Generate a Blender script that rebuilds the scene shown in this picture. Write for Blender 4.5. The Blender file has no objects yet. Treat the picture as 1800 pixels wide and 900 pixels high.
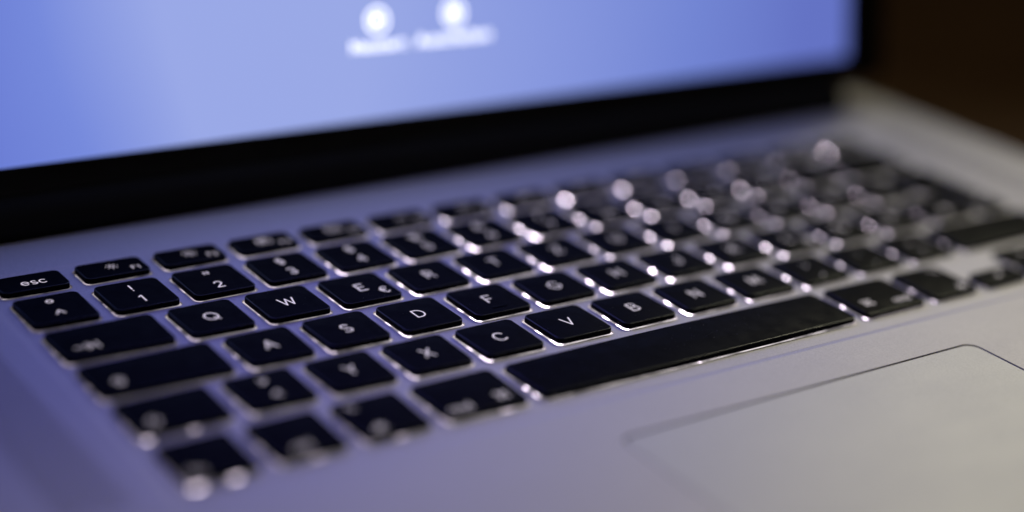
import bpy, bmesh, math, random
from mathutils import Vector, Matrix

random.seed(7)
scene = bpy.context.scene
MM = 0.001

# ------------------------------------------------------------------ camera
CAM = Vector((-120.667, -287.659, 163.066))          # millimetres, origin at front-left of the keys
YAW, PITCH, ROLL, FPX = 0.63955, 0.40701, 0.08092, 3094.97
fwd = Vector((math.sin(YAW) * math.cos(PITCH), math.cos(YAW) * math.cos(PITCH), -math.sin(PITCH)))
rt = fwd.cross(Vector((0, 0, 1))).normalized()
up = rt.cross(fwd)
r2 = rt * math.cos(ROLL) + up * math.sin(ROLL)
u2 = up * math.cos(ROLL) - rt * math.sin(ROLL)
cd = bpy.data.cameras.new('camera')
cam = bpy.data.objects.new('camera', cd)
scene.collection.objects.link(cam)
scene.camera = cam
m = Matrix((r2, u2, -fwd)).transposed().to_4x4()
m.translation = CAM * MM
cam.matrix_world = m
cd.sensor_width = 36.0
cd.lens = FPX / 1800 * 36.0
cd.shift_x = -1.2 / 1800
cd.shift_y = 76.4 / 1800
cd.clip_start = 0.01
cd.clip_end = 20
cd.dof.use_dof = True
cd.dof.focus_distance = 0.4015
cd.dof.aperture_fstop = cd.lens / 25.0               # 25 mm wide opening

# ------------------------------------------------------------------ world, lamp, exposure
world = bpy.data.worlds.new('World')
scene.world = world
world.use_nodes = True
bg = world.node_tree.nodes['Background']
bg.inputs[0].default_value = (0.013, 0.011, 0.008, 1)
bg.inputs[1].default_value = 1.0

ld = bpy.data.lights.new('desk_lamp', 'SPOT')          # shaded desk lamp behind the laptop's right side
ld.energy = 9.0
ld.color = (1.0, 0.965, 0.69)
ld.spot_size = math.radians(33)
ld.spot_blend = 1.0
ld.shadow_soft_size = 0.085
lamp = bpy.data.objects.new('desk_lamp', ld)
scene.collection.objects.link(lamp)
lamp.location = (0.77, 0.34, 0.50)
lamp.rotation_euler = (Vector((0.085, -0.13, 0)) - lamp.location).to_track_quat('-Z', 'Y').to_euler()

cl = bpy.data.lights.new('fill_light', 'AREA')       # added dim fill from the right front, lifts deck and key edges
cl.shape = 'DISK'
cl.size = 0.30
cl.energy = 0.45
cl.color = (1.0, 0.95, 0.80)
fill = bpy.data.objects.new('fill_light', cl)
scene.collection.objects.link(fill)
fill.location = (0.72, -0.22, 0.85)
fill.rotation_euler = (Vector((0.22, 0.02, 0)) - fill.location).to_track_quat('-Z', 'Y').to_euler()

vs = scene.view_settings
vs.view_transform = 'Standard'
vs.look = 'None'
vs.exposure = 0.0
vs.gamma = 1.0
scene.cycles.use_adaptive_sampling = False
scene.cycles.use_denoising = True
scene.cycles.sample_clamp_indirect = 4.0
scene.cycles.caustics_reflective = False
scene.cycles.caustics_refractive = False


# ------------------------------------------------------------------ materials
def new_mat(name):
    mt = bpy.data.materials.new(name)
    mt.use_nodes = True
    nt = mt.node_tree
    return mt, nt, nt.nodes['Principled BSDF']


def noise(nt, scale, detail=3, coord='Object', dims=None, rough=0.5):
    tc = nt.nodes.new('ShaderNodeTexCoord')
    nz = nt.nodes.new('ShaderNodeTexNoise')
    nz.inputs['Scale'].default_value = scale
    nz.inputs['Detail'].default_value = detail
    nz.inputs['Roughness'].default_value = rough
    if dims:
        mp = nt.nodes.new('ShaderNodeMapping')
        mp.inputs['Scale'].default_value = dims
        nt.links.new(tc.outputs[coord], mp.inputs[0])
        nt.links.new(mp.outputs[0], nz.inputs['Vector'])
    else:
        nt.links.new(tc.outputs[coord], nz.inputs['Vector'])
    return nz


def remap(nt, src, a, b, lo=0.3, hi=0.7):
    mr = nt.nodes.new('ShaderNodeMapRange')
    mr.inputs['From Min'].default_value = lo
    mr.inputs['From Max'].default_value = hi
    mr.inputs['To Min'].default_value = a
    mr.inputs['To Max'].default_value = b
    nt.links.new(src, mr.inputs['Value'])
    return mr.outputs[0]


def ramp(nt, src, stops):
    cr = nt.nodes.new('ShaderNodeValToRGB')
    el = cr.color_ramp.elements
    while len(el) < len(stops):
        el.new(0.5)
    for e, (pos, col) in zip(el, stops):
        e.position = pos
        e.color = (*col, 1)
    nt.links.new(src, cr.inputs[0])
    return cr.outputs[0]


def bump(nt, b, src, strength, dist):
    bp = nt.nodes.new('ShaderNodeBump')
    bp.inputs['Strength'].default_value = strength
    bp.inputs['Distance'].default_value = dist
    nt.links.new(src, bp.inputs['Height'])
    nt.links.new(bp.outputs[0], b.inputs['Normal'])


def aluminium(name, col, rough):
    mt, nt, b = new_mat(name)
    b.inputs['Metallic'].default_value = 0.25
    b.inputs['Specular IOR Level'].default_value = 0.3
    big = noise(nt, 14, 4)
    c = ramp(nt, big.outputs['Fac'], [(0.3, tuple(v * 0.985 for v in col)), (0.7, col)])
    gr = noise(nt, 2600, 2)
    mg = nt.nodes.new('ShaderNodeMix'); mg.data_type = 'RGBA'; mg.blend_type = 'MULTIPLY'
    mg.inputs['Factor'].default_value = 1.0
    nt.links.new(c, mg.inputs['A'])
    nt.links.new(ramp(nt, gr.outputs['Fac'], [(0.3, (.85,) * 3), (0.7, (1.0,) * 3)]), mg.inputs['B'])
    nt.links.new(mg.outputs['Result'], b.inputs['Base Color'])
    smear = noise(nt, 38, 5, dims=(1.0, 2.4, 1.0), rough=0.65)
    nt.links.new(remap(nt, smear.outputs['Fac'], rough - 0.012, rough + 0.012), b.inputs['Roughness'])
    fine = noise(nt, 5200, 2)
    bump(nt, b, fine.outputs['Fac'], 0.22, 0.00006)
    return mt


M = {}
M['alu'] = aluminium('bead blasted aluminium', (0.85, 0.81, 0.815), 0.60)
M['pad'] = aluminium('satin trackpad glass', (0.83, 0.81, 0.805), 0.58)


def black_plastic(name, col, rough, bscale=3800, bstr=0.25, spec=0.014):
    mt, nt, b = new_mat(name)
    b.inputs['Base Color'].default_value = (*col, 1)
    b.inputs['Specular IOR Level'].default_value = spec
    sm = noise(nt, 260, 4)
    nt.links.new(remap(nt, sm.outputs['Fac'], rough - 0.07, rough + 0.08), b.inputs['Roughness'])
    grease = noise(nt, 110, 5, rough=0.6)
    nt.links.new(remap(nt, grease.outputs['Fac'], spec * .8, spec * 1.2), b.inputs['Specular IOR Level'])
    fine = noise(nt, bscale, 2)
    bump(nt, b, fine.outputs['Fac'], bstr, 0.00004)
    return mt


M['key'] = black_plastic('matt black key plastic', (0.003, 0.003, 0.006), 0.50)
M['edge'] = black_plastic('key edge plastic', (0.003, 0.003, 0.003), 0.30, spec=0.35)
M['rubber'] = black_plastic('dull black hinge plastic', (0.030, 0.029, 0.028), 0.6)
M['foot'] = black_plastic('black rubber', (0.02, 0.02, 0.02), 0.8)
M['groove'] = black_plastic('dark gap', (0.01, 0.01, 0.01), 0.7)
mt, nt, b = new_mat('black bezel glass')
b.inputs['Base Color'].default_value = (0.002, 0.002, 0.002, 1)
b.inputs['Roughness'].default_value = 0.12
sm = noise(nt, 40, 4)
nt.links.new(remap(nt, sm.outputs['Fac'], 0.06, 0.22), b.inputs['Roughness'])
M['glass'] = mt

# backlit legends: white translucent ink glowing from below
mt, nt, b = new_mat('backlit legend')
b.inputs['Base Color'].default_value = (0.6, 0.58, 0.58, 1)
b.inputs['Roughness'].default_value = 0.5
b.inputs['Emission Color'].default_value = (1.0, 0.88, 0.90, 1)
nz = noise(nt, 700, 2)
nt.links.new(remap(nt, nz.outputs['Fac'], 0.37, 0.56), b.inputs['Emission Strength'])
M['legend'] = mt

# glowing light guide sheet below the keys
mt, nt, b = new_mat('light guide sheet')
b.inputs['Base Color'].default_value = (0.75, 0.75, 0.75, 1)
b.inputs['Emission Color'].default_value = (1.0, 0.90, 0.93, 1)
nz = noise(nt, 190, 3)
sx = nt.nodes.new('ShaderNodeSeparateXYZ')
tc = nt.nodes.new('ShaderNodeTexCoord')
nt.links.new(tc.outputs['Object'], sx.inputs[0])
mu = nt.nodes.new('ShaderNodeMath'); mu.operation = 'MULTIPLY'
nt.links.new(remap(nt, nz.outputs['Fac'], 0.1, 1.7), mu.inputs[0])
gx = ramp(nt, remap(nt, sx.outputs['X'], 0.0, 1.0, 0.0, 0.277), [(0.0, (.13,) * 3), (0.16, (.28,) * 3), (0.36, (.60,) * 3), (0.55, (.62,) * 3), (0.75, (.17,) * 3), (1.0, (.1,) * 3)])
nt.links.new(gx, mu.inputs[1])
nt.links.new(mu.outputs[0], b.inputs['Emission Strength'])
M['guide'] = mt

mt, nt, b = new_mat('light guide outlets')
b.inputs['Base Color'].default_value = (0.75, 0.75, 0.75, 1)
b.inputs['Emission Color'].default_value = (1.0, 0.84, 1.0, 1)
at = nt.nodes.new('ShaderNodeAttribute')
at.attribute_name = 'glow'
nt.links.new(at.outputs['Fac'], b.inputs['Emission Strength'])
M['outlet'] = mt

# display picture: soft blue wallpaper, with an added brighter area out of view
mt, nt, b = new_mat('display picture')
b.inputs['Base Color'].default_value = (0.002, 0.002, 0.002, 1)
b.inputs['Roughness'].default_value = 0.25
sx = nt.nodes.new('ShaderNodeSeparateXYZ')
tc = nt.nodes.new('ShaderNodeTexCoord')
nt.links.new(tc.outputs['Object'], sx.inputs[0])
nz = noise(nt, 9.0, 1.0, rough=0.4)
ad = nt.nodes.new('ShaderNodeMath'); ad.operation = 'ADD'
nt.links.new(remap(nt, sx.outputs['X'], 0.0, 1.0, -0.165, 0.17), ad.inputs[0])
nt.links.new(remap(nt, nz.outputs['Fac'], -0.03, 0.03), ad.inputs[1])
L = lambda *c: tuple((v / 255 / 12.92) if v < 10 else ((v / 255 + .055) / 1.055) ** 2.4 for v in c)
c = ramp(nt, ad.outputs[0], [(0.10, L(100, 118, 208)), (0.19, L(118, 138, 220)), (0.28, L(154, 169, 231)), (0.42, L(154, 169, 230)), (0.60, L(134, 151, 222)), (0.77, L(114, 133, 211)), (0.92, L(100, 115, 196))])
mx = nt.nodes.new('ShaderNodeMix'); mx.data_type = 'RGBA'
ab = nt.nodes.new('ShaderNodeMath'); ab.operation = 'ADD'; ab.inputs[1].default_value = 0.025
nt.links.new(sx.outputs['X'], ab.inputs[0])
a2 = nt.nodes.new('ShaderNodeMath'); a2.operation = 'ABSOLUTE'
nt.links.new(ab.outputs[0], a2.inputs[0])
m2 = nt.nodes.new('ShaderNodeMath'); m2.operation = 'MULTIPLY'
nt.links.new(remap(nt, a2.outputs[0], 1.0, 0.0, 0.03, 0.13), m2.inputs[0])
nt.links.new(remap(nt, sx.outputs['Y'], 0.0, 1.0, 0.043, 0.085), m2.inputs[1])
nt.links.new(m2.outputs[0], mx.inputs['Factor'])
nt.links.new(c, mx.inputs['A'])
mx.inputs['B'].default_value = (0.50, 0.45, 2.6, 1)  # unseen upper part made brighter to throw blue light on the deck
nt.links.new(mx.outputs['Result'], b.inputs['Emission Color'])
b.inputs['Emission Strength'].default_value = 1.0
M['display'] = mt
mt, nt, b = new_mat('white display pixels')
b.inputs['Base Color'].default_value = (0.002, 0.002, 0.002, 1)
b.inputs['Emission Color'].default_value = (0.95, 0.96, 1.0, 1)
b.inputs['Emission Strength'].default_value = 2.2
M['pixels'] = mt

# wood table
mt, nt, b = new_mat('brown table wood')
nz = noise(nt, 9, 6, dims=(1, 9, 1))
c = ramp(nt, nz.outputs['Fac'], [(0.3, (0.14, 0.07, 0.029)), (0.7, (0.21, 0.11, 0.048))])
nt.links.new(c, b.inputs['Base Color'])
b.inputs['Roughness'].default_value = 0.6
b.inputs['Specular IOR Level'].default_value = 0.04
bump(nt, b, nz.outputs['Fac'], 0.2, 0.0005)
M['wood'] = mt

mt, nt, b = new_mat('pale dust')
b.inputs['Base Color'].default_value = (0.5, 0.5, 0.5, 1)
b.inputs['Roughness'].default_value = 0.9
M['dust'] = mt


# ------------------------------------------------------------------ helpers
def link(name, me, mat, parent=None, loc=(0, 0, 0)):
    o = bpy.data.objects.new(name, me)
    scene.collection.objects.link(o)
    if mat is not None and not me.materials:
        me.materials.append(mat)
    o.parent = parent
    o.location = Vector(loc) * MM
    return o


def mesh(name, verts, faces):
    me = bpy.data.meshes.new(name)
    me.from_pydata([(x * MM, y * MM, z * MM) for x, y, z in verts], [], faces)
    me.update()
    return me


def smooth(me, deg=35):
    for p in me.polygons:
        p.use_smooth = True
    me.set_sharp_from_angle(angle=math.radians(deg))


def offset_poly(pts, d):
    """inset a counter-clockwise polygon by d"""
    n = len(pts)
    out = []
    for i in range(n):
        p0, p1, p2 = Vector(pts[i - 1]), Vector(pts[i]), Vector(pts[(i + 1) % n])
        a = (p1 - p0).normalized()
        c = (p2 - p1).normalized()
        na = Vector((-a.y, a.x))
        nc = Vector((-c.y, c.x))
        k = 1 + na.dot(nc)
        out.append(p1 + (na + nc) * (d / k))
    return out


def round_poly(pts, r, seg=6):
    n = len(pts)
    out = []
    for i in range(n):
        p0, p1, p2 = Vector(pts[i - 1]), Vector(pts[i]), Vector(pts[(i + 1) % n])
        a = (p0 - p1).normalized()
        c = (p2 - p1).normalized()
        ang = a.angle(c)
        t = r / math.tan(ang / 2)
        s, e = p1 + a * t, p1 + c * t
        ctr = p1 + (a + c).normalized() * (r / math.sin(ang / 2))
        a0 = math.atan2(s.y - ctr.y, s.x - ctr.x)
        a1 = math.atan2(e.y - ctr.y, e.x - ctr.x)
        da = (a1 - a0 + math.pi) % (2 * math.pi) - math.pi
        for k in range(seg + 1):
            q = a0 + da * k / seg
            out.append((ctr.x + r * math.cos(q), ctr.y + r * math.sin(q)))
    return out


def rect(x0, y0, x1, y1):
    return [(x0, y0), (x1, y0), (x1, y1), (x0, y1)]


def loops_mesh(name, loops, cap_first=False, cap_last=True):
    """loops: list of (points2d, z), equal counts, walls joined between neighbours"""
    verts, faces = [], []
    n = len(loops[0][0])
    for pts, z in loops:
        verts += [(p[0], p[1], z) for p in pts]
    for l in range(len(loops) - 1):
        for i in range(n):
            j = (i + 1) % n
            faces.append((l * n + i, l * n + j, (l + 1) * n + j, (l + 1) * n + i))
    if cap_last:
        faces.append(tuple(range((len(loops) - 1) * n, len(loops) * n)))
    if cap_first:
        faces.append(tuple(reversed(range(n))))
    return mesh(name, verts, faces)


def plate(name, outlines, ztop, zbot):
    """flat plate: first outline is the border, the others are holes"""
    cu = bpy.data.curves.new(name, 'CURVE')
    cu.dimensions = '2D'
    cu.fill_mode = 'BOTH'
    cu.extrude = (ztop - zbot) / 2 * MM
    for pts in outlines:
        sp = cu.splines.new('POLY')
        sp.points.add(len(pts) - 1)
        for q, p in zip(sp.points, pts):
            q.co = (p[0] * MM, p[1] * MM, 0, 1)
        sp.use_cyclic_u = True
    o = bpy.data.objects.new(name, cu)
    scene.collection.objects.link(o)
    dg = bpy.context.evaluated_depsgraph_get()
    me = bpy.data.meshes.new_from_object(o.evaluated_get(dg))
    bpy.data.objects.remove(o)
    me.transform(Matrix.Translation((0, 0, (ztop + zbot) / 2 * MM)))
    me.name = name
    return me


def box(name, x0, y0, z0, x1, y1, z1, r=0.0):
    pts = rect(x0, y0, x1, y1)
    if r:
        pts = round_poly(pts, r)
    return loops_mesh(name, [(pts, z0), (pts, z1)], True, True)


# ------------------------------------------------------------------ stroke lettering
def arc(cx, cy, rx, ry, a0, a1, n=12):
    return [(cx + rx * math.cos(math.radians(a0 + (a1 - a0) * i / n)),
             cy + ry * math.sin(math.radians(a0 + (a1 - a0) * i / n))) for i in range(n + 1)]


def dot(x, y):
    return [(x, y), (x + 0.001, y)]


G = {  # glyph: (advance width, strokes), cap height 1
    'A': (.74, [[(0, 0), (.37, 1), (.74, 0)], [(.14, .34), (.60, .34)]]),
    'B': (.62, [[(0, 0), (0, 1), (.32, 1)] + arc(.32, .76, .24, .24, 90, -90) + [(0, .52)],
                [(.32, .52)] + arc(.34, .26, .28, .26, 90, -90) + [(0, 0)]]),
    'C': (.76, [arc(.42, .5, .42, .5, 42, 318, 20)]),
    'D': (.70, [[(0, 0), (0, 1), (.24, 1)] + arc(.24, .5, .46, .5, 90, -90, 16) + [(0, 0)]]),
    'E': (.54, [[(.54, 1), (0, 1), (0, 0), (.54, 0)], [(0, .52), (.46, .52)]]),
    'F': (.54, [[(.54, 1), (0, 1), (0, 0)], [(0, .5), (.44, .5)]]),
    'G': (.82, [arc(.42, .5, .42, .5, 45, 350, 20) + [(.84, .46), (.5, .46)]]),
    'H': (.68, [[(0, 0), (0, 1)], [(.68, 0), (.68, 1)], [(0, .52), (.68, .52)]]),
    'I': (.0, [[(0, 0), (0, 1)]]),
    'J': (.46, [[(.46, 1), (.46, .26)] + arc(.23, .24, .23, .24, 0, -170, 10)]),
    'K': (.62, [[(0, 0), (0, 1)], [(.6, 1), (.02, .42)], [(.2, .58), (.62, 0)]]),
    'L': (.5, [[(0, 1), (0, 0), (.5, 0)]]),
    'M': (.84, [[(0, 0), (.08, 1), (.42, .12), (.76, 1), (.84, 0)]]),
    'N': (.68, [[(0, 0), (0, 1), (.68, 0), (.68, 1)]]),
    'O': (.88, [arc(.44, .5, .44, .5, 0, 360, 24)]),
    'P': (.56, [[(0, 0), (0, 1), (.3, 1)] + arc(.3, .74, .27, .26, 90, -90) + [(0, .48)]]),
    'Q': (.88, [arc(.44, .5, .44, .5, 0, 360, 24), [(.54, .26), (.84, -.04)]]),
    'R': (.60, [[(0, 0), (0, 1), (.3, 1)] + arc(.3, .75, .26, .25, 90, -90) + [(0, .5)], [(.3, .5), (.6, 0)]]),
    'S': (.58, [arc(.29, .75, .27, .25, 35, 270, 14) + arc(.29, .25, .29, .25, 90, -145, 14)]),
    'T': (.66, [[(0, 1), (.66, 1)], [(.33, 1), (.33, 0)]]),
    'U': (.66, [[(0, 1), (0, .33)] + arc(.33, .33, .33, .33, 180, 360, 14) + [(.66, 1)]]),
    'V': (.72, [[(0, 1), (.36, 0), (.72, 1)]]),
    'W': (1.06, [[(0, 1), (.27, 0), (.53, .92), (.79, 0), (1.06, 1)]]),
    'X': (.66, [[(0, 1), (.66, 0)], [(.66, 1), (0, 0)]]),
    'Y': (.68, [[(0, 1), (.34, .48), (.68, 1)], [(.34, .48), (.34, 0)]]),
    'Z': (.62, [[(0, 1), (.62, 1), (0, 0), (.62, 0)]]),
    '0': (.60, [arc(.3, .5, .3, .5, 0, 360, 22)]),
    '1': (.22, [[(0, .8), (.22, 1), (.22, 0)]]),
    '2': (.54, [arc(.27, .72, .26, .28, 165, -35, 14) + [(0, 0), (.54, 0)]]),
    '3': (.54, [arc(.26, .75, .24, .25, 150, -90, 14), arc(.26, .26, .28, .26, 90, -150, 14)]),
    '4': (.60, [[(.44, 0), (.44, 1), (0, .3), (.6, .3)]]),
    '5': (.54, [[(.5, 1), (.08, 1), (.04, .56)] + arc(.25, .31, .29, .31, 120, -145, 14)]),
    '6': (.56, [arc(.28, .3, .28, .3, 0, 360, 18), [(.02, .36), (.40, 1)]]),
    '7': (.52, [[(0, 1), (.52, 1), (.16, 0)]]),
    '8': (.54, [arc(.27, .76, .23, .24, 0, 360, 18), arc(.27, .26, .27, .26, 0, 360, 18)]),
    '9': (.56, [arc(.28, .7, .28, .3, 0, 360, 18), [(.54, .64), (.16, 0)]]),
    '!': (.0, [[(0, 1), (0, .3)], dot(0, 0)]),
    '"': (.30, [[(0, 1), (0, .62)], [(.30, 1), (.30, .62)]]),
    '§': (.46, [arc(.23, .82, .2, .18, 30, 270, 10) + arc(.23, .46, .23, .18, 90, -90, 8),
                arc(.23, .54, .23, .18, 90, 270, 8) + arc(.23, .18, .2, .18, 90, -150, 10)]),
    '$': (.54, [arc(.27, .71, .25, .21, 35, 270, 12) + arc(.27, .29, .27, .21, 90, -145, 12), [(.27, 1.05), (.27, -.05)]]),
    '%': (.80, [arc(.17, .78, .17, .2, 0, 360, 14), arc(.63, .22, .17, .2, 0, 360, 14), [(.62, 1), (.18, 0)]]),
    '&': (.66, [[(.66, 0), (.14, .66)] + arc(.28, .8, .17, .19, 200, -40, 10) + [(.1, .44)] + arc(.26, .25, .25, .25, 140, 340, 12) + [(.62, .5)]]),
    '/': (.4, [[(0, -.05), (.4, 1.05)]]),
    '(': (.2, [arc(.4, .5, .4, .62, 125, 235, 10)]),
    ')': (.2, [arc(-.2, .5, .4, .62, 55, -55, 10)]),
    '=': (.54, [[(0, .64), (.54, .64)], [(0, .34), (.54, .34)]]),
    '?': (.46, [arc(.23, .76, .22, .24, 165, -60, 12) + [(.23, .4), (.23, .3)], dot(.23, 0)]),
    'ß': (.52, [[(0, 0), (0, .72)] + arc(.23, .74, .23, .26, 180, -60, 12) + [(.26, .5)] + arc(.27, .25, .25, .25, 80, -110, 12)]),
    '`': (.2, [[(0, 1), (.2, .78)]]),
    '´': (.2, [[(0, .78), (.2, 1)]]),
    '°': (.46, [arc(.23, .72, .23, .23, 0, 360, 16)]),
    '^': (.60, [[(0, .45), (.30, .98), (.60, .45)]]),
    '+': (.56, [[(0, .5), (.56, .5)], [(.28, .2), (.28, .8)]]),
    '*': (.4, [[(.2, 1), (.2, .6)], [(.03, .9), (.37, .7)], [(.03, .7), (.37, .9)]]),
    '#': (.62, [[(.14, 0), (.24, 1)], [(.40, 0), (.50, 1)], [(.02, .66), (.62, .66)], [(0, .34), (.6, .34)]]),
    "'": (.0, [[(0, 1), (0, .72)]]),
    '-': (.36, [[(0, .44), (.36, .44)]]),
    '_': (.5, [[(0, 0), (.5, 0)]]),
    '.': (.0, [dot(0, 0)]),
    ':': (.0, [dot(0, 0), dot(0, .55)]),
    ',': (.1, [[(.08, .04), (0, -.18)]]),
    ';': (.1, [[(.08, .04), (0, -.18)], dot(.08, .55)]),
    '<': (.5, [[(.5, .8), (0, .5), (.5, .2)]]),
    '>': (.5, [[(0, .8), (.5, .5), (0, .2)]]),
    '@': (.9, [arc(.45, .42, .17, .2, 0, 360, 14), [(.62, .6), (.62, .3)] + arc(.76, .34, .14, .14, 200, 350, 6) + arc(.45, .42, .45, .5, 5, 310, 20)]),
    '€': (.62, [arc(.4, .5, .34, .5, 50, 310, 16), [(-.04, .6), (.44, .6)], [(-.04, .4), (.40, .4)]]),
    'a': (.46, [arc(.22, .31, .22, .31, 0, 360, 16), [(.46, .62), (.46, 0)]]),
    'c': (.46, [arc(.27, .31, .27, .31, 48, 312, 14)]),
    'd': (.48, [arc(.23, .31, .23, .31, 0, 360, 16), [(.48, 1), (.48, 0)]]),
    'e': (.54, [[(.02, .32), (.54, .32)] + arc(.27, .31, .27, .31, 0, 310, 16)]),
    'f': (.3, [arc(.28, .8, .16, .2, 90, 180, 6) + [(.12, 0)], [(0, .6), (.28, .6)]]),
    'l': (.0, [[(0, 1), (0, 0)]]),
    'm': (.74, [[(0, 0), (0, .62)], [(0, .36)] + arc(.185, .42, .185, .2, 180, 0, 8) + [(.37, 0)], arc(.555, .42, .185, .2, 180, 0, 8) + [(.74, 0)]]),
    'n': (.42, [[(0, 0), (0, .62)], [(0, .36)] + arc(.21, .4, .21, .22, 180, 0, 8) + [(.42, 0)]]),
    'r': (.26, [[(0, 0), (0, .62)], [(0, .36)] + arc(.22, .36, .22, .26, 180, 80, 6)]),
    's': (.42, [arc(.21, .465, .18, .155, 40, 270, 10) + arc(.21, .155, .21, .155, 90, -145, 10)]),
    't': (.3, [[(.12, .9), (.12, .16)] + arc(.28, .16, .16, .16, 180, 280, 6), [(0, .62), (.28, .62)]]),
    # symbols
    'tab': (1.6, [[(0, .45), (1.15, .45)], [(.8, .8), (1.2, .45), (.8, .1)], [(1.5, .85), (1.5, .05)]]),
    'capslock': (1.0, [[(.3, .36), (.3, .62), (0, .62), (.5, 1.1), (1, .62), (.7, .62), (.7, .36), (.3, .36)], [(.3, .12), (.7, .12), (.7, .0), (.3, 0), (.3, .12)]]),
    'shift': (1.0, [[(.3, .0), (.3, .5), (0, .5), (.5, 1.02), (1, .5), (.7, .5), (.7, 0), (.3, 0)]]),
    'back': (1.3, [[(0, .5), (1.3, .5)], [(.4, .85), (0, .5), (.4, .15)]]),
    'return': (1.1, [[(1.1, .95), (1.1, .4), (0, .4)], [(.35, .72), (0, .4), (.35, .08)]]),
    'opt': (1.0, [[(0, .85), (.32, .85), (.66, .1), (1, .1)], [(.6, .85), (1, .85)]]),
    'cmd': (1.0, [[(.3, .7)] + arc(.16, .84, .14, .14, 0, 270, 8)[:0] + [(.3, .3)], [(.7, .3), (.7, .7)], [(.3, .7), (.7, .7)], [(.3, .3), (.7, .3)],
                  arc(.15, .85, .15, .15, 0, 360, 10), arc(.85, .85, .15, .15, 0, 360, 10), arc(.15, .15, .15, .15, 0, 360, 10), arc(.85, .15, .15, .15, 0, 360, 10)]),
    'ctrlsym': (.6, [[(0, .5), (.3, .95), (.6, .5)]]),
    'up': (.6, [[(.3, .95), (.05, .35), (.55, .35), (.3, .95)], [(.3, .75), (.3, .4)]]),
    'down': (.6, [[(.3, .25), (.05, .85), (.55, .85), (.3, .25)], [(.3, .45), (.3, .8)]]),
    'left': (.6, [[(0, .5), (.6, .8), (.6, .2), (0, .5)], [(.2, .5), (.55, .5)]]),
    'right': (.6, [[(.6, .5), (0, .8), (0, .2), (.6, .5)], [(.4, .5), (.05, .5)]]),
    'mission': (1.2, [[(0, 0), (.5, 0), (.5, .45), (0, .45), (0, 0)], [(.62, 0), (1.2, 0), (1.2, .62), (.62, .62), (.62, 0)], [(.1, .6), (.5, .6), (.5, .95), (.1, .95), (.1, .6)], [(.66, .76), (1.0, .76), (1.0, 1), (.66, 1), (.66, .76)]]),
    'grid': (1.2, [[(0, 0), (1.2, 0), (1.2, 1), (0, 1), (0, 0)]] + [[(.2 + .3 * i, .2 + .3 * j), (.32 + .3 * i, .2 + .3 * j)] for i in range(3) for j in range(3)]),
    'rewind': (1.2, [[(.55, .9), (0, .5), (.55, .1), (.55, .9)], [(1.15, .9), (.6, .5), (1.15, .1), (1.15, .9)], [(.2, .5), (.5, .5)], [(.8, .5), (1.1, .5)]]),
    'play': (1.2, [[(0, .9), (0, .1), (.6, .5), (0, .9)], [(.15, .6), (.3, .5)], [(.85, .9), (.85, .1)], [(1.1, .9), (1.1, .1)]]),
    'forward': (1.2, [[(0, .9), (.55, .5), (0, .1), (0, .9)], [(.6, .9), (1.15, .5), (.6, .1), (.6, .9)], [(.1, .5), (.35, .5)], [(.7, .5), (.95, .5)]]),
    'mute': (.7, [[(0, .35), (.2, .35), (.5, .05), (.5, .95), (.2, .65), (0, .65), (0, .35)], [(.3, .5), (.4, .5)]]),
    'vol_down': (.95, [[(0, .35), (.2, .35), (.5, .05), (.5, .95), (.2, .65), (0, .65), (0, .35)], [(.3, .5), (.4, .5)], arc(.5, .5, .3, .35, 50, -50, 6)]),
    'vol_up': (1.25, [[(0, .35), (.2, .35), (.5, .05), (.5, .95), (.2, .65), (0, .65), (0, .35)], [(.3, .5), (.4, .5)], arc(.5, .5, .3, .3, 50, -50, 6), arc(.5, .5, .55, .5, 50, -50, 8), arc(.5, .5, .78, .7, 50, -50, 8)]),
    'power': (.9, [arc(.45, .45, .42, .42, 125, 415, 16), [(.45, 1), (.45, .5)]]),
}


def sun_glyph(r, L):
    s = [arc(.5, .5, r, r, 0, 360, 14)]
    for k in range(8):
        a = math.pi * k / 4
        s.append([(.5 + (r + .2) * math.cos(a), .5 + (r + .2) * math.sin(a)), (.5 + (r + .2 + L) * math.cos(a), .5 + (r + .2 + L) * math.sin(a))])
    return (1.0, s)


G['sun_small'] = sun_glyph(.20, .06)
G['sun_big'] = sun_glyph(.24, .16)
G['keylight_down'] = (1.0, [[(0, .05), (1, .05)]] + [[(.5 + .3 * math.cos(a), .25 + .3 * math.sin(a)), (.5 + .4 * math.cos(a), .25 + .4 * math.sin(a))] for a in (.3, .95, 1.57, 2.2, 2.84)])
G['keylight_up'] = (1.0, [[(0, .05), (1, .05)]] + [[(.5 + .3 * math.cos(a), .25 + .3 * math.sin(a)), (.5 + .6 * math.cos(a), .25 + .6 * math.sin(a))] for a in (.3, .95, 1.57, 2.2, 2.84)])
for base, um in (('A', 'Ä'), ('O', 'Ö'), ('U', 'Ü')):
    w_, s_ = G[base]
    G[um] = (w_, s_ + [dot(w_ / 2 - .15, 1.24), dot(w_ / 2 + .15, 1.24)])


def text_strokes(text, cap, x, y, align='c', gap=0.26):
    toks = text if isinstance(text, list) else list(text)
    w = sum(G[t][0] for t in toks) * cap + gap * cap * (len(toks) - 1)
    px = x - (w / 2 if align == 'c' else (w if align == 'r' else 0))
    out = []
    for t in toks:
        for st in G[t][1]:
            out.append([(px + a * cap, y - cap / 2 + b_ * cap) for a, b_ in st])
        px += (G[t][0] + gap) * cap
    return out


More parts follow.
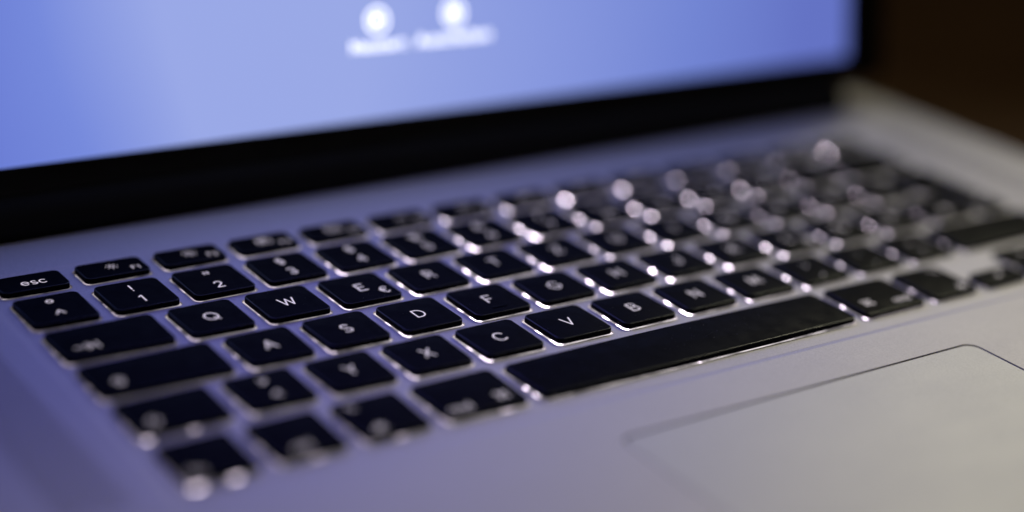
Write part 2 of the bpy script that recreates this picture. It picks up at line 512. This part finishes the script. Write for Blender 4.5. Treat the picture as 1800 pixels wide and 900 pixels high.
def legend_mesh(items, z0):
    """items: list of (strokes, stroke width)"""
    verts, faces = [], []
    layer = 0

    def disc(p, r, z):
        k = len(verts)
        for i in range(10):
            a = 2 * math.pi * i / 10
            verts.append((p[0] + r * math.cos(a), p[1] + r * math.sin(a), z))
        faces.append(tuple(range(k, k + 10)))
    for strokes, t in items:
        r = t / 2
        for st in strokes:
            for i in range(len(st)):
                z = z0 + layer * 0.0004
                layer = (layer + 1) % 60
                disc(st[i], r, z)
                if i:
                    a, c = Vector(st[i - 1]), Vector(st[i])
                    d = c - a
                    if d.length < 1e-6:
                        continue
                    n_ = Vector((-d.y, d.x)).normalized() * r
                    k = len(verts)
                    z = z0 + layer * 0.0004
                    layer = (layer + 1) % 60
                    for q in (a - n_, c - n_, c + n_, a + n_):
                        verts.append((q.x, q.y, z))
                    faces.append((k, k + 1, k + 2, k + 3))
    return mesh('legend', verts, faces)


# ------------------------------------------------------------------ table
TABLE_Z = -15.2
tm = box('table', -900, -700, TABLE_Z - 30, 1400, 1300, TABLE_Z, 20)
table = link('table', tm, M['wood'])
table['kind'] = 'structure'

# ------------------------------------------------------------------ laptop
U = 19.05
PLATE_Z, DECK_Z = -1.35, -0.9
CX = 14.5 * U / 2
X0, X1 = CX - 179.5, CX + 179.5
Y0, Y1 = -131.0, 116.0

laptop = bpy.data.objects.new('laptop', None)
scene.collection.objects.link(laptop)
laptop.location = (0, 0, 0)
laptop['label'] = 'open silver aluminium laptop with backlit black keys and glowing blue screen'
laptop['category'] = 'laptop'

# deck with openings for the keyboard, trackpad, speaker grilles and hinge
RI = rect(-0.6, -33.4, 276.8, 78.0)
ring_in = round_poly(RI, 2.0)
ring_out = round_poly(offset_poly(RI, -1.9), 3.6)
PAD = rect(CX - 52.5, -125.5, CX + 52.5, -49.2)
pad_hole = round_poly(PAD, 3.4, 8)
HX0, HX1 = CX - 157, CX + 157
deck_out = [(X0, Y0), (X1, Y0), (X1, Y1), (HX1, Y1), (HX1, 97.2), (HX0, 97.2), (HX0, Y1), (X0, Y1)]
r_deck = []
for part in [deck_out]:
    r_deck = round_poly(part, 1.2, 4)
GR = [rect(-23.0, -30.0, -9.0, 76.0), rect(285.2, -30.0, 299.2, 76.0)]
deck = link('deck', plate('deck', [r_deck, ring_out, pad_hole] + GR, DECK_Z, -3.6), M['alu'], laptop)
deck['label'] = 'silver bead blasted aluminium top case'

# sloping border of the keyboard recess
n = len(ring_in)
rm = loops_mesh('keyboard_recess', [(ring_out, DECK_Z - 0.002), (ring_in, PLATE_Z - 0.02)], False, False)
rm.flip_normals()
smooth(rm, 50)
link('keyboard_recess', rm, M['alu'], laptop)


# perforated speaker grilles
def grille(x0, y0, x1, y1):
    verts, faces = [], []
    nx = round((x1 - x0) / 1.0)
    ny = round((y1 - y0) / 1.0)
    for i in range(nx):
        for j in range(ny):
            cx, cy = x0 + i + .5, y0 + j + .5
            k = len(verts)
            for a in range(8):
                q = math.pi / 4 * a + math.pi / 8
                c, s = math.cos(q), math.sin(q)
                mx = max(abs(c), abs(s))
                verts.append((cx + .5 * c / mx, cy + .5 * s / mx, DECK_Z))
            for a in range(8):
                q = math.pi / 4 * a + math.pi / 8
                verts.append((cx + .31 * math.cos(q), cy + .31 * math.sin(q), DECK_Z))
            for a in range(8):
                q = math.pi / 4 * a + math.pi / 8
                verts.append((cx + .31 * math.cos(q), cy + .31 * math.sin(q), DECK_Z - .5))
            # square cell corners
            for a in range(8):
                e = (a + 1) % 8
                faces.append((k + a, k + e, k + 8 + e, k + 8 + a))
                faces.append((k + 8 + a, k + 8 + e, k + 16 + e, k + 16 + a))
            cnr = len(verts)
            verts.extend([(cx + .5, cy + .5, DECK_Z), (cx - .5, cy + .5, DECK_Z), (cx - .5, cy - .5, DECK_Z), (cx + .5, cy - .5, DECK_Z)])
            faces.extend([(k + 1, k + 0, cnr), (k + 3, k + 2, cnr + 1), (k + 5, k + 4, cnr + 2), (k + 7, k + 6, cnr + 3)])
    me = mesh('speaker_grille', verts, faces)
    bm = bmesh.new()
    bm.from_mesh(me)
    bmesh.ops.recalc_face_normals(bm, faces=bm.faces)
    bm.to_mesh(me)
    bm.free()
    return me


for g in GR:
    (gx0, gy0), (gx1, gy1) = g[0], g[2]
    o = link('speaker_grille', grille(gx0, gy0, gx1, gy1), M['alu'], laptop)
    o['label'] = 'strip of fine perforated speaker holes beside the keys'
    c = link('speaker_cavity', box('speaker_cavity', gx0 - .5, gy0 - .5, -3.4, gx1 + .5, gy1 + .5, -2.2), M['groove'], o)

# lower shell
shell = link('bottom_case', loops_mesh('bottom_case', [
    (round_poly(offset_poly(rect(X0, Y0, X1, Y1), 6), 8), -14.0),
    (round_poly(offset_poly(rect(X0, Y0, X1, Y1), 2.0), 8), -12.6),
    (round_poly(offset_poly(rect(X0, Y0, X1, Y1), 0.4), 8), -10.0),
    (round_poly(offset_poly(rect(X0, Y0, X1, Y1), 0.3), 8), -3.9)], True, True), M['alu'], laptop)
for fx in (X0 + 28, X1 - 28):
    for fy in (Y0 + 22, Y1 - 22):
        fp = [(fx + 7 * math.cos(math.pi * k / 12), fy + 7 * math.sin(math.pi * k / 12)) for k in range(24)]
        link('rubber_foot', loops_mesh('rubber_foot', [(fp, TABLE_Z), (fp, -13.95)], True, True), M['foot'], laptop)

# trackpad, a hair below the deck with a narrow gap round it
pi = offset_poly(PAD, 0.44)
tp = loops_mesh('trackpad', [(round_poly(pi, 3.1, 8), -2.6), (round_poly(pi, 3.1, 8), DECK_Z - 0.22),
                             (round_poly(offset_poly(pi, 0.06), 3.05, 8), DECK_Z - 0.16)])
smooth(tp)
o = link('trackpad', tp, M['pad'], laptop)
o['label'] = 'large flush grey trackpad with a thin dark gap around it'
link('trackpad_gap', loops_mesh('trackpad_gap', [(round_poly(PAD, 3.4, 8), -2.62)], False, True), M['groove'], laptop)

# ------------------------------------------------------------------ keys
KW, KD, FD = 15.35, 14.75, 8.9
GX = U - KW
ROWC = {1: 0.0, 2: 18.52, 3: 37.04, 4: 55.55}
BY0, BY1 = -28.2, -12.2                       # bottom row front and back
FY0, FY1 = 67.2, 67.2 + FD                    # function row
keys = []                                     # dict(poly, text items, label)
CAPM = 3.45


def add_key(label, x0, x1, y0, y1, items, slot=True, poly=None):
    keys.append(dict(label=label, x0=x0, x1=x1, y0=y0, y1=y1, items=items, slot=slot, poly=poly))


def unit_key(label, u, row, w, items):
    c = ROWC[row]
    add_key(label, u * U + GX / 2, (u + w) * U - GX / 2, c - KD / 2, c + KD / 2, items)


def single(t, cap=3.5, dx=0, dy=0):
    return [(text_strokes([t], cap, dx, dy), .45)]


def pair(a, b_):
    return [(text_strokes([a], 3.0, 0, 3.2), .46), (text_strokes([b_], 3.1, 0, -3.0), .46)]


# number row
nums = [('°', '^'), ('!', '1'), ('"', '2'), ('§', '3'), ('$', '4'), ('%', '5'), ('&', '6'), ('/', '7'), ('(', '8'), (')', '9'), ('=', '0'), ('?', 'ß'), ('`', '´')]
for i, (a, b_) in enumerate(nums):
    unit_key('black key marked %s and %s' % (b_, a), i, 4, 1, pair(a, b_))
unit_key('wide black backspace key with a left arrow', 13, 4, 1.5, [(text_strokes(['back'], 2.6, 8.2, -4.2), .36)])
# Q row
unit_key('wide black tab key with an arrow', 0, 3, 1.5, [(text_strokes(['tab'], 3.4, -6.2, -2.6), .36)])
for i, t in enumerate('QWERTZUIOPÜ'):
    if t == 'E':
        it = [(text_strokes('E', 3.5, 0.2, 0), .50), (text_strokes('€', 3.0, 4.6, -3.3), .40)]
    else:
        it = single(t)
    unit_key('black %s key' % t, 1.5 + i, 3, 1, it)
unit_key('black key marked + and *', 12.5, 3, 1, pair('*', '+'))
# A row
unit_key('wide black caps lock key with an up arrow', 0, 2, 1.75, [(text_strokes(['capslock'], 2.6, -9.3, -2.5), .27)])
for i, t in enumerate('ASDFGHJKLÖÄ'):
    it = single(t)
    if t == 'L':
        it.append((text_strokes('@', 2.8, 4.4, -3.4), .38))
    unit_key('black %s key' % t, 1.75 + i, 2, 1, it)
unit_key("black key marked # and '", 12.75, 2, 1, pair("'", '#'))
# shift row
unit_key('black shift key with an up arrow beside the < key', 0, 1, 1.25, [(text_strokes(['shift'], 2.7, -5.6, -3.2), .27)])
unit_key('black key marked < and >', 1.25, 1, 1, pair('>', '<'))
for i, t in enumerate('YXCVBNM'):
    unit_key('black %s key' % t, 2.25 + i, 1, 1, single(t))
for i, (a, b_) in enumerate([(';', ','), (':', '.'), ('_', '-')]):
    unit_key('black key marked %s and %s' % (b_, a), 9.25 + i, 1, 1, pair(a, b_))
unit_key('long black shift key with an up arrow beside the - key', 12.25, 1, 2.25, [(text_strokes(['shift'], 2.7, 16.2, -3.2), .27)])


def bottom(label, u, w, items, slot=True):
    add_key(label, u * U + GX / 2, (u + w) * U - GX / 2, BY0, BY1, items, slot)


bottom('black fn key', 0, 1, [(text_strokes('fn', 2.5, -4.6, -5.0, gap=.2), .27)])
bottom('black ctrl key', 1, 1, [(text_strokes('ctrl', 2.4, -1.6, -4.9, gap=.16), .27)])
bottom('black alt key beside the ctrl key', 2, 1, [(text_strokes('alt', 2.4, -3.2, -4.9, gap=.16), .27), (text_strokes(['opt'], 2.2, -4.4, 5.0), .27)])
bottom('black cmd key beside the alt key, left of the space bar', 3, 1.25, [(text_strokes('cmd', 2.5, -5.6, -4.9, gap=.18), .27), (text_strokes(['cmd'], 2.7, 5.6, -3.8), .27)])
bottom('long blank black space bar', 4.25, 5, [], 'space')
bottom('black cmd key right of the space bar', 9.25, 1.25, [(text_strokes(['cmd'], 2.7, -5.0, -2.6), .27), (text_strokes('cmd', 2.5, 4.8, -4.2, gap=.18), .27)])
bottom('black alt key beside the arrow keys', 10.5, 1, [(text_strokes(['opt'], 2.2, 4.6, 5.0), .27), (text_strokes('alt', 2.4, 4.2, -4.9, gap=.16), .27)])
AH = 7.45
for (lab, u, yy, sym) in (('left arrow', 11.5, BY0, 'left'), ('down arrow', 12.5, BY0, 'down'), ('up arrow', 12.5, BY1 - AH, 'up'), ('right arrow', 13.5, BY0, 'right')):
    add_key('half height black %s key' % lab, u * U + GX / 2, (u + 1) * U - GX / 2, yy, yy + AH, [(text_strokes([sym], 2.2, 0, 0), .34)], 'small')
# ISO return key
xa, xb, xc = 13.5 * U + GX / 2, 13.75 * U + GX / 2, 14.5 * U - GX / 2
ya, yb = ROWC[2] - KD / 2, ROWC[3] + KD / 2
ym = ROWC[3] - KD / 2
add_key('tall stepped black return key', xa, xc, ya, yb, [(text_strokes(['return'], 2.6, 3.6, -9.0), .36)], True,
        [(xb, ya), (xc, ya), (xc, yb), (xa, yb), (xa, ym), (xb, ym)])
# function row
FP = 14.5 * U / 14
fsym = ['sun_small', 'sun_big', 'mission', 'grid', 'keylight_down', 'keylight_up', 'rewind', 'play', 'forward', 'mute', 'vol_down', 'vol_up']
add_key('black esc key', GX / 2, FP - GX / 2, FY0, FY1, [(text_strokes('esc', 3.0, 0.4, -0.2, gap=.22), .38)], 'small')
for i in range(12):
    x0 = (i + 1) * FP + GX / 2
    add_key('low black F%d key with a small symbol' % (i + 1), x0, x0 + FP - GX, FY0, FY1,
            [(text_strokes([fsym[i]], 3.1, 0, .6), .24), (text_strokes('F%d' % (i + 1), 1.7, 5.0, -1.8, gap=.3), .24)], 'small')
add_key('low black power key with a power symbol', 13 * FP + GX / 2, 14 * FP - GX / 2, FY0, FY1, [(text_strokes(['power'], 2.6, 0, 0), .32)], 'small')

# key plate with one opening for each key, sheet below it
GAP = 0.45
holes = []
for k in keys:
    pts = k['poly'] or rect(k['x0'], k['y0'], k['x1'], k['y1'])
    holes.append(round_poly(offset_poly(pts, -GAP), 1.5, 6))
kp = link('keyboard_plate', plate('keyboard_plate', [ring_in] + holes, PLATE_Z, PLATE_Z - 0.45), M['alu'], laptop)
kp['label'] = 'sunken aluminium web between the keys'
guide = link('backlight_sheet', box('backlight_sheet', 0, -32, -3.5, 276, 77, -2.75), M['guide'], laptop)
guide['label'] = 'white glowing backlight sheet seen through the gaps around the keys'

# key caps
caps = {}


def key_cap(pts, r=1.5):
    lo = [(round_poly(offset_poly(pts, 0.0), r), -1.34), (round_poly(offset_poly(pts, 0.03), r), -0.30)]
    B = 0.24
    for s in range(5):
        a = math.pi / 2 * s / 4
        ins = 0.03 + B * (1 - math.cos(a)) * 0.9
        z = -B + B * math.sin(a)
        lo.append((round_poly(offset_poly(pts, ins), r - ins * 0.5), z))
    me = loops_mesh('key', lo, True, True)
    me.materials.append(M['key'])
    me.materials.append(M['edge'])
    np_ = len(lo[0][0])
    for p in me.polygons:
        if len(p.vertices) == 4 and min(p.vertices) >= 2 * np_:
            p.material_index = 1
    smooth(me, 40)
    return me


slot_v, slot_f, slot_g = [], [], []


def slot(x0, y0, x1, y1, z, g):
    k = len(slot_v)
    slot_v.extend([(x0, y0, z), (x1, y0, z), (x1, y1, z), (x0, y1, z)])
    slot_f.append((k, k + 1, k + 2, k + 3))
    slot_g.append(g)


def glow_at(x, y):
    """how much of the edge-lit sheet's light gets out at this key"""
    pts = [(0, .45), (45, .8), (75, 2.5), (100, 7), (130, 14), (150, 26), (180, 30), (205, 20), (230, 12), (280, 6)]
    for (a, ga), (c, gc) in zip(pts, pts[1:]):
        if a <= x <= c:
            g = ga + (gc - ga) * (x - a) / (c - a)
            if x > 120:                       # the front rows right of centre let out less
                t = min(1.0, max(0.0, (y + 22) / 75))
                k_ = .16 + .84 * t
                g *= 1 + (k_ - 1) * min(1.0, (x - 120) / 45)
            return g
    return 1.0


for k in keys:
    cx, cy = (k['x0'] + k['x1']) / 2, (k['y0'] + k['y1']) / 2
    w, h = k['x1'] - k['x0'], k['y1'] - k['y0']
    if k['poly']:
        me = key_cap([(a - cx, b_ - cy) for a, b_ in k['poly']])
    else:
        sig = (round(w, 3), round(h, 3))
        if sig not in caps:
            caps[sig] = key_cap(rect(-w / 2, -h / 2, w / 2, h / 2))
        me = caps[sig]
    ko = link('key', me, M['key'], laptop, (cx, cy, random.uniform(-.03, .03)))
    ko.rotation_euler = (random.uniform(-.0016, .0016), random.uniform(-.0016, .0016), 0)
    ko['label'] = k['label']
    if k['items']:
        link('legend', legend_mesh(k['items'], 0.010), M['legend'], ko)
    k['obj'] = ko
    # light outlets of the sheet by the left edge of the key
    g = glow_at(k['x0'], cy) * random.uniform(.45, 1.35)
    if k['slot'] is True:
        far = k['x0'] > 140
        a = k['y0'] + h * random.uniform(.58, .64)
        c = a + (.7 if far else 1.7)
        slot(k['x0'] - .4, a, k['x0'] + 2.6, c, -2.5, g * (random.uniform(.9, 1.9) if far else random.uniform(.5, 1.0)))
        a = k['y0'] + h * .14
        c = a + (.9 if far else 3.2)
        slot(k['x0'] - .4, a, k['x0'] + 2.6, c, -2.5, g)
    elif k['slot'] == 'space':
        slot(k['x0'] - .2, k['y0'] + 8.2, k['x0'] + 2.2, k['y0'] + 9.0, -2.5, 9)
        slot(k['x0'] - .2, k['y0'] + 4.2, k['x0'] + 2.2, k['y0'] + 5.6, -2.5, 5)
    else:
        slot(k['x0'] - .3, k['y0'] + h * .34, k['x0'] + 2.4, k['y0'] + h * .52, -2.5, (80 if 'power' in k['label'] else 40 if 'F8' in k['label'] else g * .6))

# raised bars on F and J
for k in keys:
    if k['label'] in ('black F key', 'black J key'):
        link('finger_bar', box('finger_bar', -2.0, -5.0, -0.02, 2.0, -4.45, 0.16, 0.2), M['key'], k['obj'])
    space = k['label'].startswith('long blank')
    if space or k['label'] in tuple('black %s key' % c for c in 'QWERASDFGXCVBN'):
        w, h = k['x1'] - k['x0'], k['y1'] - k['y0']
        dv, df = [], []
        for i in range(80 if space else 9):
            if i < 40 and space:
                x, y = random.gauss(5, 7), random.gauss(1.0, 2.4)
            else:
                x, y = random.uniform(-.46, .46) * w, random.uniform(-.46, .46) * h
            if abs(x) > w * .47 or abs(y) > h * .46:
                continue
            r = random.uniform(.03, .10) if space else random.uniform(.025, .065)
            c0 = len(dv)
            a0 = random.uniform(0, 6)
            for q in range(4):
                rr = r * random.uniform(.5, 1.2)
                dv.append((x + rr * math.cos(a0 + q * 1.57), y + rr * math.sin(a0 + q * 1.57), .006))
            dv.append((x, y, .006 + r * .8))
            df += [(c0 + q, c0 + (q + 1) % 4, c0 + 4) for q in range(4)]
        d = link('dust', mesh('dust', dv, df), M['dust'], k['obj'])
        d['kind'] = 'stuff'

for k in keys:                                # light escaping below the front edges of the nearest keys
    nm, xl, yf = k['label'], k['x0'], k['y0']
    if nm == 'black fn key':
        spots = [(1.6, 2.2, 6), (9.6, 2.0, 5)]
    elif nm.startswith('black shift key with an up arrow beside the <'):
        spots = [(1.5, 1.3, 5), (11.4, 1.3, 2.5)]
    elif nm.startswith('black cmd key beside'):
        spots = [(14.5, 2.4, 1.8)]
    elif nm.startswith('black alt key beside the ctrl') or nm == 'black ctrl key':
        spots = [(8.0, 2.0, 1.5)]
    elif nm.startswith('long blank'):
        spots = [(44.0, .4, 4)]
    else:
        continue
    for dx, w_, g in spots:
        slot(xl + dx, yf - .4, xl + dx + w_, yf + 2.6, -2.45, g)

sm_ = mesh('backlight_outlets', slot_v, slot_f)
att = sm_.attributes.new('glow', 'FLOAT', 'FACE')
for i, g in enumerate(slot_g):
    att.data[i].value = g
so = link('backlight_outlets', sm_, M['outlet'], guide)
so['kind'] = 'stuff'

# ------------------------------------------------------------------ hinge and lid
hp = []
HR = 6.6
hv, hf = [], []
for s, x in enumerate((HX0 + .6, HX0 + 1.0, HX1 - 1.0, HX1 - .6)):
    r = HR - (0.5 if s in (0, 3) else 0)
    for i in range(32):
        a = 2 * math.pi * i / 32
        hv.append((x, 104.4 + r * math.cos(a), 2.0 + r * math.sin(a)))
for s in range(3):
    for i in range(32):
        j = (i + 1) % 32
        hf.append((s * 32 + i, s * 32 + j, s * 32 + 32 + j, s * 32 + 32 + i))
hf += [tuple(range(32)), tuple(range(96, 128))]
hm = mesh('hinge_cover', hv, hf)
bm = bmesh.new(); bm.from_mesh(hm); bmesh.ops.recalc_face_normals(bm, faces=bm.faces); bm.to_mesh(hm); bm.free()
smooth(hm, 50)
o = link('hinge_cover', hm, M['rubber'], laptop)
o['label'] = 'long dull black hinge cover between deck and screen'

TILT = math.radians(10)
LO = Vector((CX, 105.25, 14.2))               # middle of the picture's lower edge
lid_mat = Matrix((Vector((1, 0, 0)), Vector((0, math.sin(TILT), math.cos(TILT))), Vector((0, -math.cos(TILT), math.sin(TILT))))).transposed().to_4x4()


def lid_part(name, me, mat, parent=laptop, z=0.0):
    o = link(name, me, mat, parent)
    if parent is laptop:
        mm = lid_mat.copy()
        mm.translation = LO * MM
        o.matrix_local = mm
    return o


LW = 179.5
outer = round_poly(rect(-LW + .8, -7.2, LW - .8, 216.0), 5)
lid = lid_part('lid', loops_mesh('lid', [
    (round_poly(rect(-LW + 3, -5.5, LW - 3, 214.5), 5), -5.2),
    (round_poly(rect(-LW, -7.6, LW, 216.8), 6), -3.6),
    (round_poly(rect(-LW, -7.6, LW, 216.8), 6), -0.5),
    (outer, -0.35)], True, True), M['alu'])
lid['label'] = 'silver aluminium screen lid leaning back'
active = rect(-161.8, 1.0, 161.8, 207.0)
bz = lid_part('bezel', plate('bezel', [outer, active], 0.35, -0.30), M['glass'])
bz['label'] = 'glossy black glass border around the screen'
dsp = lid_part('display', loops_mesh('display', [(rect(-161.8, 1.0, 161.8, 207.0), 0.0)], False, True), M['display'])
dsp['label'] = 'glowing blue screen picture with two white icons'


def caption(text, x, y, size, parent):
    cu = bpy.data.curves.new(text, 'FONT')
    cu.body = text
    cu.size = size * MM
    cu.align_x = 'CENTER'
    cu.align_y = 'CENTER'
    cu.offset = 0.00008
    cu.resolution_u = 3
    cu.space_character = 1.22
    t = bpy.data.objects.new(text, cu)
    scene.collection.objects.link(t)
    dg = bpy.context.evaluated_depsgraph_get()
    me = bpy.data.meshes.new_from_object(t.evaluated_get(dg))
    bpy.data.objects.remove(t)
    me.transform(Matrix.Translation((x * MM, y * MM, 0.05 * MM)))
    link('icon_caption', me, M['pixels'], parent)


for x, kind in ((-15.9, 'restart'), (8.7, 'power')):
    st = [arc(0, 0, 3.1, 3.1, 0, 360, 30)]
    if kind == 'restart':
        st += [[(-1.0, -1.0), (-1.0, 1.2), (1.3, .1), (-1.0, -1.0)], [(-.6, .5), (-.6, -.4)], [(-.2, .3), (.4, .1)]]
    else:
        st += [arc(0, -.1, 1.3, 1.3, 125, 415, 16), [(0, 1.7), (0, .2)]]
    items = [([[(x + a, 27.6 + b_) for a, b_ in s] for s in st], .75)]
    link('screen_icon', legend_mesh(items, 0.06), M['pixels'], dsp)
caption('Neustart', -15.9, 20.9, 3.9, dsp)
caption('Ausschalten', 8.7, 20.9, 4.1, dsp)
